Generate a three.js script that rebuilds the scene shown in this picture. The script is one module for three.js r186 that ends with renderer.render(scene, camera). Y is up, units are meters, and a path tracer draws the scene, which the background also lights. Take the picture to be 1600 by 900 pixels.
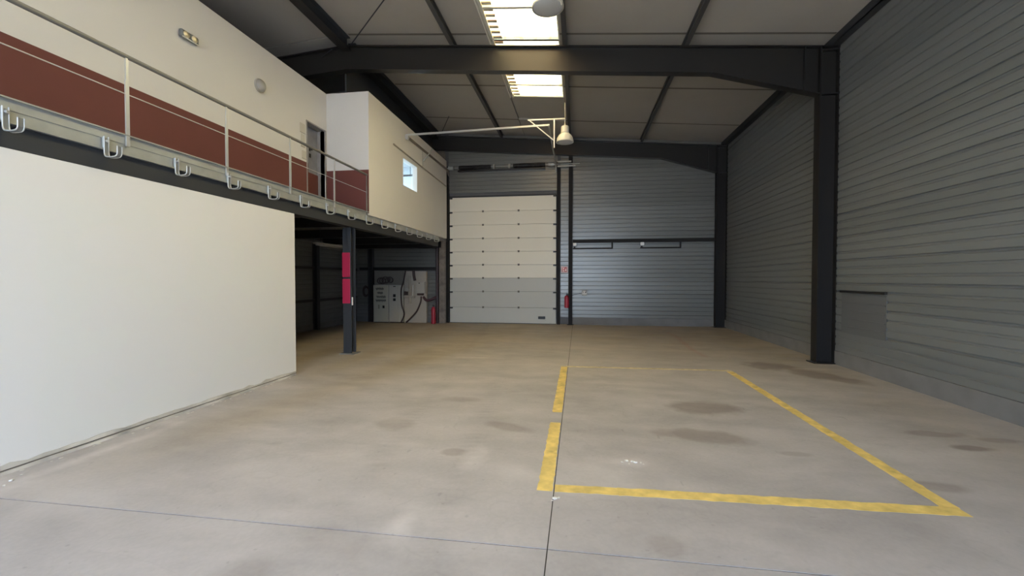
import * as THREE from 'three';
import { mergeGeometries } from 'three/addons/utils/BufferGeometryUtils.js';
import { RoundedBoxGeometry } from 'three/addons/geometries/RoundedBoxGeometry.js';
import { RectAreaLightUniformsLib } from 'three/addons/lights/RectAreaLightUniformsLib.js';

// ---------------------------------------------------------------- camera, sky, exposure
RectAreaLightUniformsLib.init();
const scene = new THREE.Scene();
const FOCAL = 680;
const camera = new THREE.PerspectiveCamera(2 * Math.atan(450 / FOCAL) * 180 / Math.PI, 16 / 9, 0.05, 200);
camera.rotation.order = 'YXZ';
camera.position.set(0, 1.7, 0);
camera.rotation.y = Math.atan(103 / FOCAL);
camera.rotation.x = -Math.atan(15 * Math.cos(camera.rotation.y) / FOCAL);
scene.add(camera);
scene.background = new THREE.Color().setRGB(0.74, 0.92, 1.22);   // an even overcast sky
scene.backgroundIntensity = 1;
const sun = new THREE.DirectionalLight(new THREE.Color().setRGB(1, 0.95, 0.88), 5.5); sun.position.set(8, 30, -20); sun.target.position.set(0, 0, -6); sun.castShadow = true;
sun.shadow.mapSize.set(4096, 4096); Object.assign(sun.shadow.camera, { left: -25, right: 25, top: 25, bottom: -25, near: 1, far: 80 }); scene.add(sun, sun.target);
const renderer = new THREE.WebGLRenderer({ antialias: true });
renderer.toneMapping = THREE.LinearToneMapping;
renderer.toneMappingExposure = 10;
renderer.shadowMap.enabled = true;

// ---------------------------------------------------------------- helpers
let seed = 7;
const rnd = () => { seed = (seed * 1664525 + 1013904223) >>> 0; return seed / 4294967296; };
const counts = {};
function numbered(n) { const k = counts[n] = (counts[n] ?? -1) + 1; return k ? `${n}_${String(k).padStart(3, '0')}` : n; }
function mesh(name, geo, mat, parent) {
  const g = Array.isArray(geo) ? mergeGeometries(geo.map((q) => { const c = q.index ? q.toNonIndexed() : q; for (const a of Object.keys(c.attributes)) if (!['position', 'normal', 'uv'].includes(a)) c.deleteAttribute(a); return c; })) : geo;
  const m = new THREE.Mesh(g, mat); m.name = parent ? name : numbered(name);
  (parent ?? scene).add(m); return m;
}
function tag(o, label, category, group) { Object.assign(o.userData, { label, category }); if (group) o.userData.group = group; return o; }
function thing(name, label, category, pos = [0, 0, 0], group) {
  const o = new THREE.Group(); o.name = numbered(name); o.position.set(...pos); scene.add(o); return tag(o, label, category, group);
}
function struct(name, label) { const o = new THREE.Group(); o.name = numbered(name); o.userData.kind = 'structure'; if (label) o.userData.label = label; scene.add(o); return o; }
function uvM(g, s = 1) {                      // uv in metres from the dominant normal
  const p = g.attributes.position, n = g.attributes.normal, uv = new Float32Array(p.count * 2);
  for (let i = 0; i < p.count; i++) {
    const ax = Math.abs(n.getX(i)), ay = Math.abs(n.getY(i)), az = Math.abs(n.getZ(i));
    const [u, v] = ax > ay && ax > az ? [p.getZ(i), p.getY(i)] : ay > az ? [p.getX(i), p.getZ(i)] : [p.getX(i), p.getY(i)];
    uv[2 * i] = u * s; uv[2 * i + 1] = v * s;
  }
  g.setAttribute('uv', new THREE.BufferAttribute(uv, 2)); return g;
}
// box by its limits
function bx(x0, x1, y0, y1, z0, z1) {
  const g = new THREE.BoxGeometry(Math.abs(x1 - x0), Math.abs(y1 - y0), Math.abs(z1 - z0)); g.translate((x0 + x1) / 2, (y0 + y1) / 2, (z0 + z1) / 2); return uvM(g);
}
function rbx(x0, x1, y0, y1, z0, z1, r = 0.008) {
  const g = new RoundedBoxGeometry(Math.abs(x1 - x0), Math.abs(y1 - y0), Math.abs(z1 - z0), 2, r); g.translate((x0 + x1) / 2, (y0 + y1) / 2, (z0 + z1) / 2); return uvM(g);
}
function prism(pts, z0, z1) {                 // polygon in x,y extruded from z0 to z1
  const s = new THREE.Shape(pts.map((p) => new THREE.Vector2(...p)));
  const g = new THREE.ExtrudeGeometry(s, { depth: Math.abs(z1 - z0), bevelEnabled: false }); g.translate(0, 0, Math.min(z0, z1)); return uvM(g);
}
function tube(pts, r, seg = 8, closed = false) {
  const c = pts.length === 2 ? new THREE.LineCurve3(new THREE.Vector3(...pts[0]), new THREE.Vector3(...pts[1])) : new THREE.CatmullRomCurve3(pts.map((p) => new THREE.Vector3(...p)), closed, 'catmullrom', 0.5);
  return new THREE.TubeGeometry(c, pts.length === 2 ? 1 : pts.length * 6, r, seg, closed);
}
function rod(a, b, r, seg = 10) {             // capped straight bar
  const A = new THREE.Vector3(...a), B = new THREE.Vector3(...b), d = B.clone().sub(A), g = new THREE.CylinderGeometry(r, r, d.length(), seg);
  g.applyQuaternion(new THREE.Quaternion().setFromUnitVectors(new THREE.Vector3(0, 1, 0), d.clone().normalize())); g.translate(...A.add(B).multiplyScalar(0.5).toArray()); return g;
}
function bar(a, b, w, h) {                    // square bar
  const A = new THREE.Vector3(...a), B = new THREE.Vector3(...b), d = B.clone().sub(A), g = new THREE.BoxGeometry(w, d.length(), h);
  g.applyQuaternion(new THREE.Quaternion().setFromUnitVectors(new THREE.Vector3(0, 1, 0), d.clone().normalize())); g.translate(...A.add(B).multiplyScalar(0.5).toArray()); return uvM(g);
}
// ---------------------------------------------------------------- procedural textures
const hash = (x, y, s) => { let h = Math.imul(x, 374761393) ^ Math.imul(y, 668265263) ^ Math.imul(s, 974634593); h = Math.imul(h ^ (h >>> 13), 1274126177); return ((h ^ (h >>> 16)) >>> 0) / 4294967296; };
function vn(x, y, s, per = 0) {
  let xi = Math.floor(x), yi = Math.floor(y); const fx = x - xi, fy = y - yi, u = fx * fx * (3 - 2 * fx), v = fy * fy * (3 - 2 * fy);
  const w = (a) => per ? ((a % per) + per) % per : a;
  const a = hash(w(xi), w(yi), s), b = hash(w(xi + 1), w(yi), s), c = hash(w(xi), w(yi + 1), s), d = hash(w(xi + 1), w(yi + 1), s);
  return a + (b - a) * u + (c - a) * v + (a - b - c + d) * u * v;
}
const fbm = (x, y, s, o = 4) => { let t = 0, a = 0.5, n = 0; for (let i = 0; i < o; i++) { t += a * vn(x, y, s + i); n += a; x *= 2.03; y *= 2.03; a *= 0.5; } return t / n; };
const toS = (c) => Math.max(0, Math.min(255, 255 * (c <= 0.0031308 ? 12.92 * c : 1.055 * Math.pow(c, 1 / 2.4) - 0.055)));
function dataTex(w, h, fn, srgb, repeat) {
  const d = new Uint8Array(w * h * 4);
  for (let j = 0; j < h; j++) for (let i = 0; i < w; i++) { const c = fn(i, j), k = 4 * (j * w + i); for (let q = 0; q < 3; q++) d[k + q] = srgb ? toS(c[q]) : Math.max(0, Math.min(255, c[q] * 255)); d[k + 3] = 255; }
  const t = new THREE.DataTexture(d, w, h); t.magFilter = THREE.LinearFilter; t.minFilter = THREE.LinearMipmapLinearFilter; t.generateMipmaps = true;
  t.wrapS = t.wrapT = repeat ?? THREE.RepeatWrapping; if (srgb) t.colorSpace = THREE.SRGBColorSpace; t.needsUpdate = true; return t;
}
const tileFbm = (i, j, N, base, s) => { let t = 0, a = 0.5, n = 0, p = base; for (let o = 0; o < 4; o++) { t += a * vn(i / N * p, j / N * p, s + o, p); n += a; p *= 2; a *= 0.5; } return t / n; };
const bumpTex = dataTex(256, 256, (i, j) => { const v = tileFbm(i, j, 256, 16, 3); return [v, v, v]; });
const smudge = (rgb, amt, base, s) => dataTex(256, 256, (i, j) => { const v = 1 + amt * (tileFbm(i, j, 256, base, s) - 0.5) * 2; return rgb.map((c) => c * v); }, true);
function canvasTex(w, h, draw) { const c = document.createElement('canvas'); c.width = w; c.height = h; draw(c.getContext('2d'), w, h); const t = new THREE.CanvasTexture(c); t.colorSpace = THREE.SRGBColorSpace; return t; }

// concrete floor: one map over the visible floor, x -5.2 .. 5.1, z -16.4 .. -0.8
const FX0 = -5.2, FW = 10.3, FZ0 = -16.4, FD = 15.6;
const stains = [ // x, z, rx, rz, turn, strength
  [1.62, -6.0, 0.5, 0.3, 0.05, 0.36], [1.36, -4.92, 0.46, 0.2, 0.1, 0.3], [1.0, -4.97, 0.2, 0.15, 0, 0.2], [3.7, -9.05, 0.42, 0.42, 0.6, 0.4], [4.2, -8.35, 0.3, 0.7, -0.55, 0.38],
  [3.83, -5.36, 0.3, 0.1, 0, 0.28], [4.4, -5.25, 0.2, 0.08, 0, 0.22], [3.92, -4.97, 0.18, 0.08, 0, 0.4], [2.9, -4.0, 0.25, 0.09, 0, 0.26], [2.1, -4.55, 0.16, 0.06, 0, 0.22], [-0.8, -4.9, 0.3, 0.12, 0.4, 0.22],
  [-2.1, -4.8, 0.25, 0.2, 0.4, 0.18], [-1.6, -5.9, 0.3, 0.12, 0, 0.15], [-1.2, -4.1, 0.12, 0.08, 0, 0.25], [0.55, -2.85, 0.12, 0.12, 0, 0.14], [-1.6, -2.6, 0.3, 0.12, 0.3, 0.07], [2.2, -2.4, 0.2, 0.1, 0, 0.1], [0.9, -12.5, 0.8, 0.3, 0, 0.1], [-1.9, -2.2, 0.15, 0.25, 0.5, 0.12],
];
const floorTex = dataTex(2048, 2048, (i, j) => {
  const x = FX0 + i / 2048 * FW, z = FZ0 + j / 2048 * FD;
  const wx = x + 0.25 * (vn(x * 1.3, z * 1.3, 91) - 0.5), wz = z + 0.25 * (vn(x * 1.3, z * 1.3, 97) - 0.5);
  const big = fbm(wx * 0.5, wz * 0.5, 11, 3), mid = fbm(wx * 1.7, wz * 2.4, 21, 3), fine = vn(x * 45, z * 45, 31) * 0.6 + vn(x * 95, z * 95, 33) * 0.4;
  const patchy = fbm(wx * 3.1 + 9, wz * 4.3, 25, 4), vein = Math.abs(fbm(wx * 1.2, wz * 1.6, 27, 4) - 0.5);
  let v = 1 + 0.26 * (big - 0.5) + 0.26 * (mid - 0.5) + 0.2 * (patchy - 0.5) + 0.1 * (fine - 0.5) - 0.05 * Math.max(0, 1 - vein / 0.012);
  const blot = fbm(wx * 2.3 + 40, wz * 5.2, 29, 3); v -= 0.3 * Math.max(0, blot - 0.66); v += 0.25 * Math.max(0, 0.36 - blot);
  const wipe = fbm(wx * 0.9 + wz * 0.5, wz * 3 - wx * 0.4, 41, 3); v += 0.24 * (wipe - 0.5);                         // trowel marks
  // rust-brown dust: along the partition, under the deck and towards the far door
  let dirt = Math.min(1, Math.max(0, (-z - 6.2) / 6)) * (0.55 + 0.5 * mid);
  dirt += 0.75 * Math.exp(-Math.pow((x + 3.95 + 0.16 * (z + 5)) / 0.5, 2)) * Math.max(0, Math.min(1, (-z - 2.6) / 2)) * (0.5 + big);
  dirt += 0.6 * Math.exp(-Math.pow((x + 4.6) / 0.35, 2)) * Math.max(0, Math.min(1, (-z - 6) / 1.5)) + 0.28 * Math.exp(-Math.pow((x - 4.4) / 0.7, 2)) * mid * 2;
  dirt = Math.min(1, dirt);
  // tyre tracks
  for (const tx of [-0.95 + 0.09 * (z + 3), -1.75 + 0.12 * (z + 3)]) { const q = Math.exp(-Math.pow((x - tx) / 0.12, 2)); if (q > 0.02) v -= 0.07 * q * (0.4 + 0.6 * (Math.sin(z * 55 + x * 8) > 0.1)) * mid * 2; }
  let oil = 0;
  for (const [sx, sz, rx, rz, t, k] of stains) {
    const dx = x - sx, dz = z - sz; if (Math.abs(dx) > 1.3 || Math.abs(dz) > 1.3) continue;
    const c = Math.cos(t), s = Math.sin(t), d = Math.hypot((dx * c + dz * s) / rx, (-dx * s + dz * c) / rz) + 0.7 * (fbm(x * 5, z * 5, 55, 3) - 0.5);
    oil = Math.max(oil, k * Math.min(1, Math.max(0, (1.2 - d) / 0.5)));
  }
  v *= 1 - oil; const ob = oil * 0.25;
  const pale = (a, b, ra, rb) => Math.max(0, 1 - Math.hypot((x - a) / ra, (z - b) / rb) - 0.6 * (fbm(x * 9, z * 9, 66, 2) - 0.4));
  v += 0.3 * Math.max(pale(-0.98, -4.0, 0.16, 0.35), pale(-1.2, -2.85, 0.14, 0.25), pale(0.5, -4.12, 0.22, 0.13), pale(-2.3, -9.1, 0.9, 0.14), pale(-4.62, -3.6, 0.12, 1.2), pale(-4.6, -2.7, 0.25, 0.4), pale(-5.2, -9.15, 0.35, 0.3));
  const spot = vn(x * 14, z * 14, 77); if (spot > 0.965) v *= 0.86;
  const red = Math.exp(-Math.pow((x - 2.77 - 0.06 * Math.sin(z * 1.3)) / 0.07, 2)) * (z < -9.9 && z > -14.3 ? 0.5 : 0) * (0.4 + big);
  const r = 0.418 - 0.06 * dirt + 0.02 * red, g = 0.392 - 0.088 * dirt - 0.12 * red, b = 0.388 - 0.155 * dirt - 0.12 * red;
  return [r * v * (1 + ob * 0.6), g * v, b * v * (1 - ob * 0.5)];
}, true, THREE.MirroredRepeatWrapping);

// ---------------------------------------------------------------- materials
const std = (c, r = 0.8, o = {}) => { const m = new THREE.MeshStandardMaterial({ roughness: r, ...o }); if (Array.isArray(c)) m.color.setRGB(...c); else m.color.set(c); return m; };
const rep = (t, s) => { const c = t.clone(); c.repeat.set(s, s); c.needsUpdate = true; return c; };
const M = {
  floor: std('#ffffff', 0.62, { map: floorTex, bumpMap: rep(bumpTex, 12), bumpScale: 0.0012 }),
  subfloor: std([0.05, 0.045, 0.04], 0.95),
  yellow: [0, 1].map((k) => std('#ffffff', 0.7, { map: smudge([0.74, 0.55, 0.17].map((c) => c * (1 - 0.06 * k)), 0.35, 12, 5 + k) })),
  paleYellow: std('#ffffff', 0.7, { map: smudge([0.58, 0.5, 0.3], 0.4, 12, 8) }),
  white: std('#ffffff', 0.9, { map: rep(smudge([0.72, 0.705, 0.67], 0.035, 2, 101), 0.25), bumpMap: rep(bumpTex, 1), bumpScale: 0.0015 }),
  partition: std('#ffffff', 0.75, { map: rep(smudge([0.74, 0.735, 0.71], 0.03, 2, 111), 0.25), bumpMap: rep(bumpTex, 1), bumpScale: 0.001 }),
  red: std('#ffffff', 0.75, { map: rep(smudge([0.155, 0.048, 0.04], 0.08, 4, 121), 0.5) }),
  clad: [0, 1, 2].map((k) => std([0.165 + 0.008 * (k - 1), 0.172 + 0.008 * (k - 1), 0.166 + 0.008 * (k - 1)], 0.5 + 0.04 * k, { metalness: 0.1 })),
  cladBack: [0, 1, 2].map((k) => std([0.19 + 0.01 * (k - 1), 0.19 + 0.01 * (k - 1), 0.172 + 0.01 * (k - 1)], 0.33 + 0.02 * k, { metalness: 0.35 })),
  patch: std([0.13, 0.135, 0.135], 0.5, { metalness: 0.15 }),
  plinth: std('#ffffff', 0.9, { map: rep(smudge([0.17, 0.166, 0.158], 0.2, 8, 131), 0.5) }),
  steel: new THREE.MeshPhysicalMaterial({ color: new THREE.Color().setRGB(0.02, 0.019, 0.018), roughness: 0.34, specularIntensity: 0.9 }),
  steelMatte: new THREE.MeshPhysicalMaterial({ color: new THREE.Color().setRGB(0.018, 0.0165, 0.0155), roughness: 0.65, specularIntensity: 0.4 }),
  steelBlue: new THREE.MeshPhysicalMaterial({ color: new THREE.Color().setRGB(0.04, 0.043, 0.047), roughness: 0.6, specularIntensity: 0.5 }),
  purlin: std([0.075, 0.075, 0.072], 0.55),
  ceil: [0, 1, 2].map((k) => std('#ffffff', 0.85, { map: rep(smudge([0.40, 0.375, 0.33].map((c) => c * (1 - 0.03 * k)), 0.05, 4, 141 + k), 0.4) })),
  deck: std([0.12, 0.12, 0.12], 0.8),
  galv: std('#ffffff', 0.45, { metalness: 0.35, map: rep(smudge([0.40, 0.415, 0.39], 0.16, 8, 151), 1) }),
  galvBright: std([0.62, 0.63, 0.62], 0.35, { metalness: 0.55 }),
  jointStrip: std([0.15, 0.135, 0.11], 0.7),
  galvDark: std([0.2, 0.21, 0.21], 0.5, { metalness: 0.3 }),
  railTube: std([0.22, 0.215, 0.2], 0.45, { metalness: 0.4 }),
  soffit: std([0.16, 0.16, 0.15], 0.7),
  doorCream: [0, 1].map((k) => std([0.76 - 0.012 * k, 0.71 - 0.012 * k, 0.58 - 0.01 * k], 0.5)),
  doorGrey: [0, 1].map((k) => std([0.48 - 0.01 * k, 0.47 - 0.01 * k, 0.41 - 0.01 * k], 0.5)),
  black: std([0.012, 0.012, 0.012], 0.5),
  rust: std('#ffffff', 0.8, { map: rep(smudge([0.17, 0.145, 0.12], 0.5, 8, 161), 1) }),
  frame: std([0.72, 0.70, 0.62], 0.5),
  skylight: new THREE.MeshPhysicalMaterial({ map: dataTex(256, 256, (i, j) => { const rib = Math.pow(Math.abs(Math.sin(Math.PI * (j / 256 * 5))), 18), d = tileFbm(i, j, 256, 8, 301), q = 1 - 0.85 * rib * (0.25 + 1.1 * d) - 0.12 * (d > 0.62 ? 1 : 0); return [0.97 * q, 0.85 * q * q, 0.47 * q * q * q]; }, true), roughness: 1, transmission: 0.55, thickness: 0, side: THREE.DoubleSide }),  // rib lines darken the colour map: corrugation shading, with some dirt
  lapSheet: std([0.5, 0.47, 0.38], 0.6),
  glass: new THREE.MeshPhysicalMaterial({ color: '#ffffff', roughness: 0.02, transmission: 1, thickness: 0 }),
  lampWhite: std([0.62, 0.60, 0.53], 0.4),
  lampGlass: std([0.45, 0.45, 0.43], 0.25),
  cabinet: std([0.46, 0.445, 0.38], 0.55),
  board: std([0.44, 0.40, 0.33], 0.8),
  boardDark: std([0.20, 0.185, 0.155], 0.8),
  redGloss: std([0.36, 0.015, 0.03], 0.35),
  pinkRed: std([0.42, 0.012, 0.06], 0.55),
  hose: std([0.06, 0.04, 0.035], 0.6),
  greyPlastic: std([0.42, 0.40, 0.35], 0.5),
  whitePlastic: std([0.75, 0.74, 0.7], 0.4),
  chip: std([0.62, 0.60, 0.55], 0.9),
  roomWhite: std([0.78, 0.84, 0.88], 0.9),
  apron: std([0.38, 0.37, 0.35], 0.9),
};

// ---------------------------------------------------------------- heights of the roof
const RIDGE = -5.3;
const T = (x) => 7.104 - 0.08 * Math.abs(x - RIDGE);            // top of the rafters
const Cl = (x) => T(x) + 0.16;                                  // underside of the ceiling
const ZB = -16.2, ZF = 4.0, XR = 5.08, XO = -8.7, XM = -4.92;

// ---------------------------------------------------------------- floor: slabs with saw-cut joints
const floor = struct('floor', 'bare grey concrete floor with brown dust, oil stains and saw-cut joints');
const XS = [XO - 0.1, -0.185, XR + 0.02], ZS = [ZB - 0.1, -2.7, ZF];
for (let i = 0; i < 2; i++) for (let j = 0; j < 2; j++) {
  const g = bx(XS[i] + (i ? 0.004 : 0), XS[i + 1] - (i ? 0 : 0.004), -0.15, 0, ZS[j] + (j ? 0.006 : 0), ZS[j + 1] - (j ? 0 : 0.006));
  const p = g.attributes.position, uv = g.attributes.uv; for (let k = 0; k < p.count; k++) uv.setXY(k, (p.getX(k) - FX0) / FW, (p.getZ(k) - FZ0) / FD);
  mesh('slab', g, M.floor, floor);
}
mesh('joint_bed', bx(XO - 0.1, XR, -0.3, -0.012 - 0.14, ZB - 0.1, ZF), M.subfloor, floor);
mesh('joint_filler', [bx(-0.189, -0.181, -0.15, -0.004, ZB, ZF), bx(XO, XR, -0.15, -0.006, -2.706, -2.694)], M.subfloor, floor);
// painted bay marking with worn edges
function paintLine(x0, z0, x1, z1, w, mat, wear = 0.012) {
  const L = Math.hypot(x1 - x0, z1 - z0), dx = (x1 - x0) / L, dz = (z1 - z0) / L, n = Math.ceil(L / 0.06), a = [], b = [];
  for (let i = 0; i <= n; i++) { const t = L * i / n, q = w / 2 + (rnd() - 0.6) * wear, r = w / 2 + (rnd() - 0.6) * wear; a.push([x0 + dx * t - dz * q, -(z0 + dz * t + dx * q)]); b.unshift([x0 + dx * t + dz * r, -(z0 + dz * t - dx * r)]); }
  const g = new THREE.ExtrudeGeometry(new THREE.Shape([...a, ...b].map((p) => new THREE.Vector2(...p))), { depth: 0.0012, bevelEnabled: false });
  g.rotateX(-Math.PI / 2); uvM(g); return mesh('painted_line', g, mat, floor);
}
paintLine(-0.256, -3.45, -0.256, -5.12, 0.125, M.yellow[0]);
paintLine(-0.256, -5.52, -0.256, -8.4, 0.125, M.yellow[1]);
paintLine(-0.18, -3.51, 0.32, -3.525, 0.125, M.yellow[1]);
paintLine(0.32, -3.525, 2.79, -3.588, 0.13, M.yellow[0]);
paintLine(2.735, -3.64, 2.75, -8.42, 0.125, M.yellow[0]);
paintLine(-0.32, -8.44, 2.81, -8.5, 0.12, M.paleYellow, 0.03);

// ---------------------------------------------------------------- cladding walls
function cladProfile(y0, y1) {                // [depth into the room, y] with ribs every 0.15 m
  const p = [[-0.05, y0], [0, y0]];
  for (let y = y0; y < y1 - 0.02;) {
    const e = Math.min(y + 0.15, y1), joint = e >= y1 - 0.001;
    p.push([0.018, y + 0.004], [0.018, e - 0.046], [joint ? -0.012 : 0, e - 0.03]);
    p.push([joint ? -0.012 : 0, e - 0.006]); y = e; if (!joint) p.push([0, y]);
  }
  p.push([-0.008, y1], [-0.05, y1]); return p;
}
function clad(parent, kind, at, a, b, y0, y1, k) {
  const prof = cladProfile(y0, y1); let g;
  if (kind === 'right') g = prism(prof.map(([d, y]) => [at - d, y]).reverse(), a, b);
  else if (kind === 'left') g = prism(prof.map(([d, y]) => [at + d, y]), a, b);
  else { g = prism(prof, -b, -a); g.rotateY(-Math.PI / 2); g.translate(0, 0, at); uvM(g); }
  return mesh('cladding_panel', g, (kind === 'back' ? M.cladBack : M.clad)[k % 3], parent);
}
const rows = (y0, y1) => { const r = []; for (let y = y0; y < y1 - 0.05; y += 0.45) r.push([y, Math.min(y + 0.45, y1)]); return r; };

const wallRight = struct('wall_right', 'grey ribbed metal cladding above a low concrete plinth');
mesh('wall_backing', bx(XR + 0.05, XR + 0.25, -0.1, 7.3, ZB - 0.25, ZF + 0.2), M.deck, wallRight);
mesh('plinth', bx(XR - 0.035, XR + 0.06, 0, 0.27, ZB, -9.72), M.plinth, wallRight);
mesh('plinth', bx(XR - 0.035, XR + 0.06, 0, 0.27, -9.48, ZF), M.plinth, wallRight);
rows(0.27, Cl(XR) + 0.02).forEach(([a, b], i) => { clad(wallRight, 'right', XR, ZB, -9.6, a, b, i); clad(wallRight, 'right', XR, -9.6, ZF, a, b, i + 1); });
const patch = mesh('patch_panel', rbx(XR - 0.022, XR, 0.66, 1.42, -9.3, -8.05, 0.004), M.patch, wallRight); patch.userData.label = 'darker grey sheet fixed over the cladding';
for (let y = 0.78; y < 1.4; y += 0.15) mesh('patch_rib', rbx(XR - 0.032, XR - 0.018, y, y + 0.02, -9.28, -8.07, 0.004), M.patch, patch);
mesh('slot_flashing', bx(XR - 0.05, XR - 0.01, 1.43, 1.47, -9.32, -8.06), M.black, wallRight);
mesh('eaves_strut', [bx(XR - 0.16, XR - 0.015, 6.27, 6.29, ZB, ZF), bx(XR - 0.16, XR - 0.14, 6.27, 6.43, ZB, ZF)], M.steelBlue, wallRight);

const wallBack = struct('wall_back', 'grey ribbed metal cladding of the far gable');
mesh('wall_backing', [bx(XO - 0.3, -4.95, -0.1, 7.4, ZB - 0.25, ZB - 0.05), bx(-0.75, XR + 0.25, -0.1, 7.4, ZB - 0.25, ZB - 0.05), bx(-4.95, -0.75, 4.78, 7.4, ZB - 0.25, ZB - 0.05), bx(-4.95, -0.75, -0.1, 4.8, ZB - 0.3, ZB - 0.2)], M.deck, wallBack);
mesh('plinth', bx(-0.2, XR, 0, 0.27, ZB - 0.05, ZB + 0.05), M.plinth, wallBack);
mesh('plinth', bx(XO, -5.3, 0, 0.2, ZB - 0.05, ZB + 0.05), M.plinth, wallBack);
rows(0.27, 6.8).forEach(([a, b], i) => { clad(wallBack, 'back', ZB, -0.2, XR, a, b, i); });
rows(0.27, 6.8).forEach(([a, b], i) => { clad(wallBack, 'back', ZB, -0.64, -0.35, a, b, i + 1); });
rows(4.95, 7.2).forEach(([a, b], i) => { clad(wallBack, 'back', ZB, -4.9, -0.76, a, b, i); });
rows(0.2, 3.0).forEach(([a, b], i) => { clad(wallBack, 'back', ZB, XO, -5.3, a, b, i + 2); });

const wallOuter = struct('wall_left', 'dark ribbed cladding in the shade under the mezzanine');
mesh('wall_backing', bx(XO - 0.3, XO - 0.05, -0.1, 7.3, ZB - 0.25, ZF + 0.2), M.deck, wallOuter);
rows(0.2, 3.0).forEach(([a, b], i) => clad(wallOuter, 'left', XO, ZB, -9.0, a, b, i));
mesh('plinth', bx(XO - 0.05, XO + 0.05, 0, 0.2, ZB, -7), M.plinth, wallOuter);

// ---------------------------------------------------------------- front wall behind the camera, with its open doorway
const wallFront = struct('wall_front');
const DX0 = -4.7, DX1 = 2.4, DH = 4.7;
mesh('wall_body', [bx(XO - 0.3, DX0, -0.1, 7.4, ZF, ZF + 0.2), bx(DX1, XR + 0.25, -0.1, 7.4, ZF, ZF + 0.2), bx(DX0, DX1, DH, 7.4, ZF, ZF + 0.2)], M.clad[1], wallFront);
const apron = mesh('ground_outside', bx(-30, 30, -0.3, -0.02, ZF, 40), M.apron); apron.userData.kind = 'structure';

// ---------------------------------------------------------------- ceiling and skylights
const ceiling = struct('ceiling', 'pale beige liner panels on a low-pitched roof');
const roofDeck = (x0, x1, z0, z1) => prism([[x0, Cl(x0) + 0.42], [x1, Cl(x1) + 0.42], [x1, Cl(x1) + 0.3], [x0, Cl(x0) + 0.3]], z0, z1);
const SX0 = -1.87, SX1 = -0.42, NEAR = [-9.65, -1.7], FAR = [-12.65, -9.66];
mesh('roof_deck', [roofDeck(XO - 0.3, RIDGE, ZB - 0.25, ZF + 0.2), roofDeck(RIDGE, SX0 - 0.02, ZB - 0.25, ZF + 0.2), roofDeck(SX1 + 0.02, XR + 0.25, ZB - 0.25, ZF + 0.2),
  roofDeck(SX0 - 0.02, SX1 + 0.02, ZB - 0.25, FAR[0]), roofDeck(SX0 - 0.02, SX1 + 0.02, NEAR[1], ZF + 0.2)], M.deck, ceiling);
let pk = 0;
function panel(x0, x1, z0, z1, lift = 0) {
  const j = 0.006, a = x0 + j, b = x1 - j, y = (x) => Cl(x) + lift;
  return mesh('ceiling_panel', prism([[a, y(a) + 0.08], [a, y(a) + 0.006], [a + 0.006, y(a)], [b - 0.006, y(b)], [b, y(b) + 0.006], [b, y(b) + 0.08]], z0 + 0.018, z1 - 0.018), M.ceil[pk++ % 3], ceiling);
}
const CZ = [ZB, -14.48, -11.92, -9.36, -6.8, -4.24, -1.68, 0.88, ZF];
for (let k = 0; k < CZ.length - 1; k++) {
  for (const [a, b] of [[XO, RIDGE], [RIDGE, -2.8], [-0.3, 2.2], [2.2, XR]]) panel(a, b, CZ[k], CZ[k + 1]);
  panel(-2.8, SX0 - 0.1, CZ[k], CZ[k + 1]); panel(SX1, -0.3, CZ[k], CZ[k + 1]);
}
panel(SX0 - 0.1, SX1, -14.48, FAR[0], 0.05); panel(SX0 - 0.1, SX1, ZB, -14.48); panel(SX0 - 0.1, SX1, NEAR[1], ZF);
mesh('joint_backing', [[XO - 0.2, RIDGE], [RIDGE, SX0 - 0.12], [SX1 + 0.02, XR + 0.2]].map(([a, b]) => prism([[a, Cl(a) + 0.1], [b, Cl(b) + 0.1], [b, Cl(b) + 0.085], [a, Cl(a) + 0.085]], ZB, ZF)), M.subfloor, ceiling);
for (const z of CZ.slice(1, 5)) for (const [a, b] of [[RIDGE + 0.12, SX0 - 0.11], [SX1 + 0.02, XR - 0.16]]) mesh('joint_strip', prism([[a, Cl(a) - 0.006], [b, Cl(b) - 0.006], [b, Cl(b) + 0.02], [a, Cl(a) + 0.02]], z - 0.03, z + 0.03), M.jointStrip, ceiling);
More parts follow.
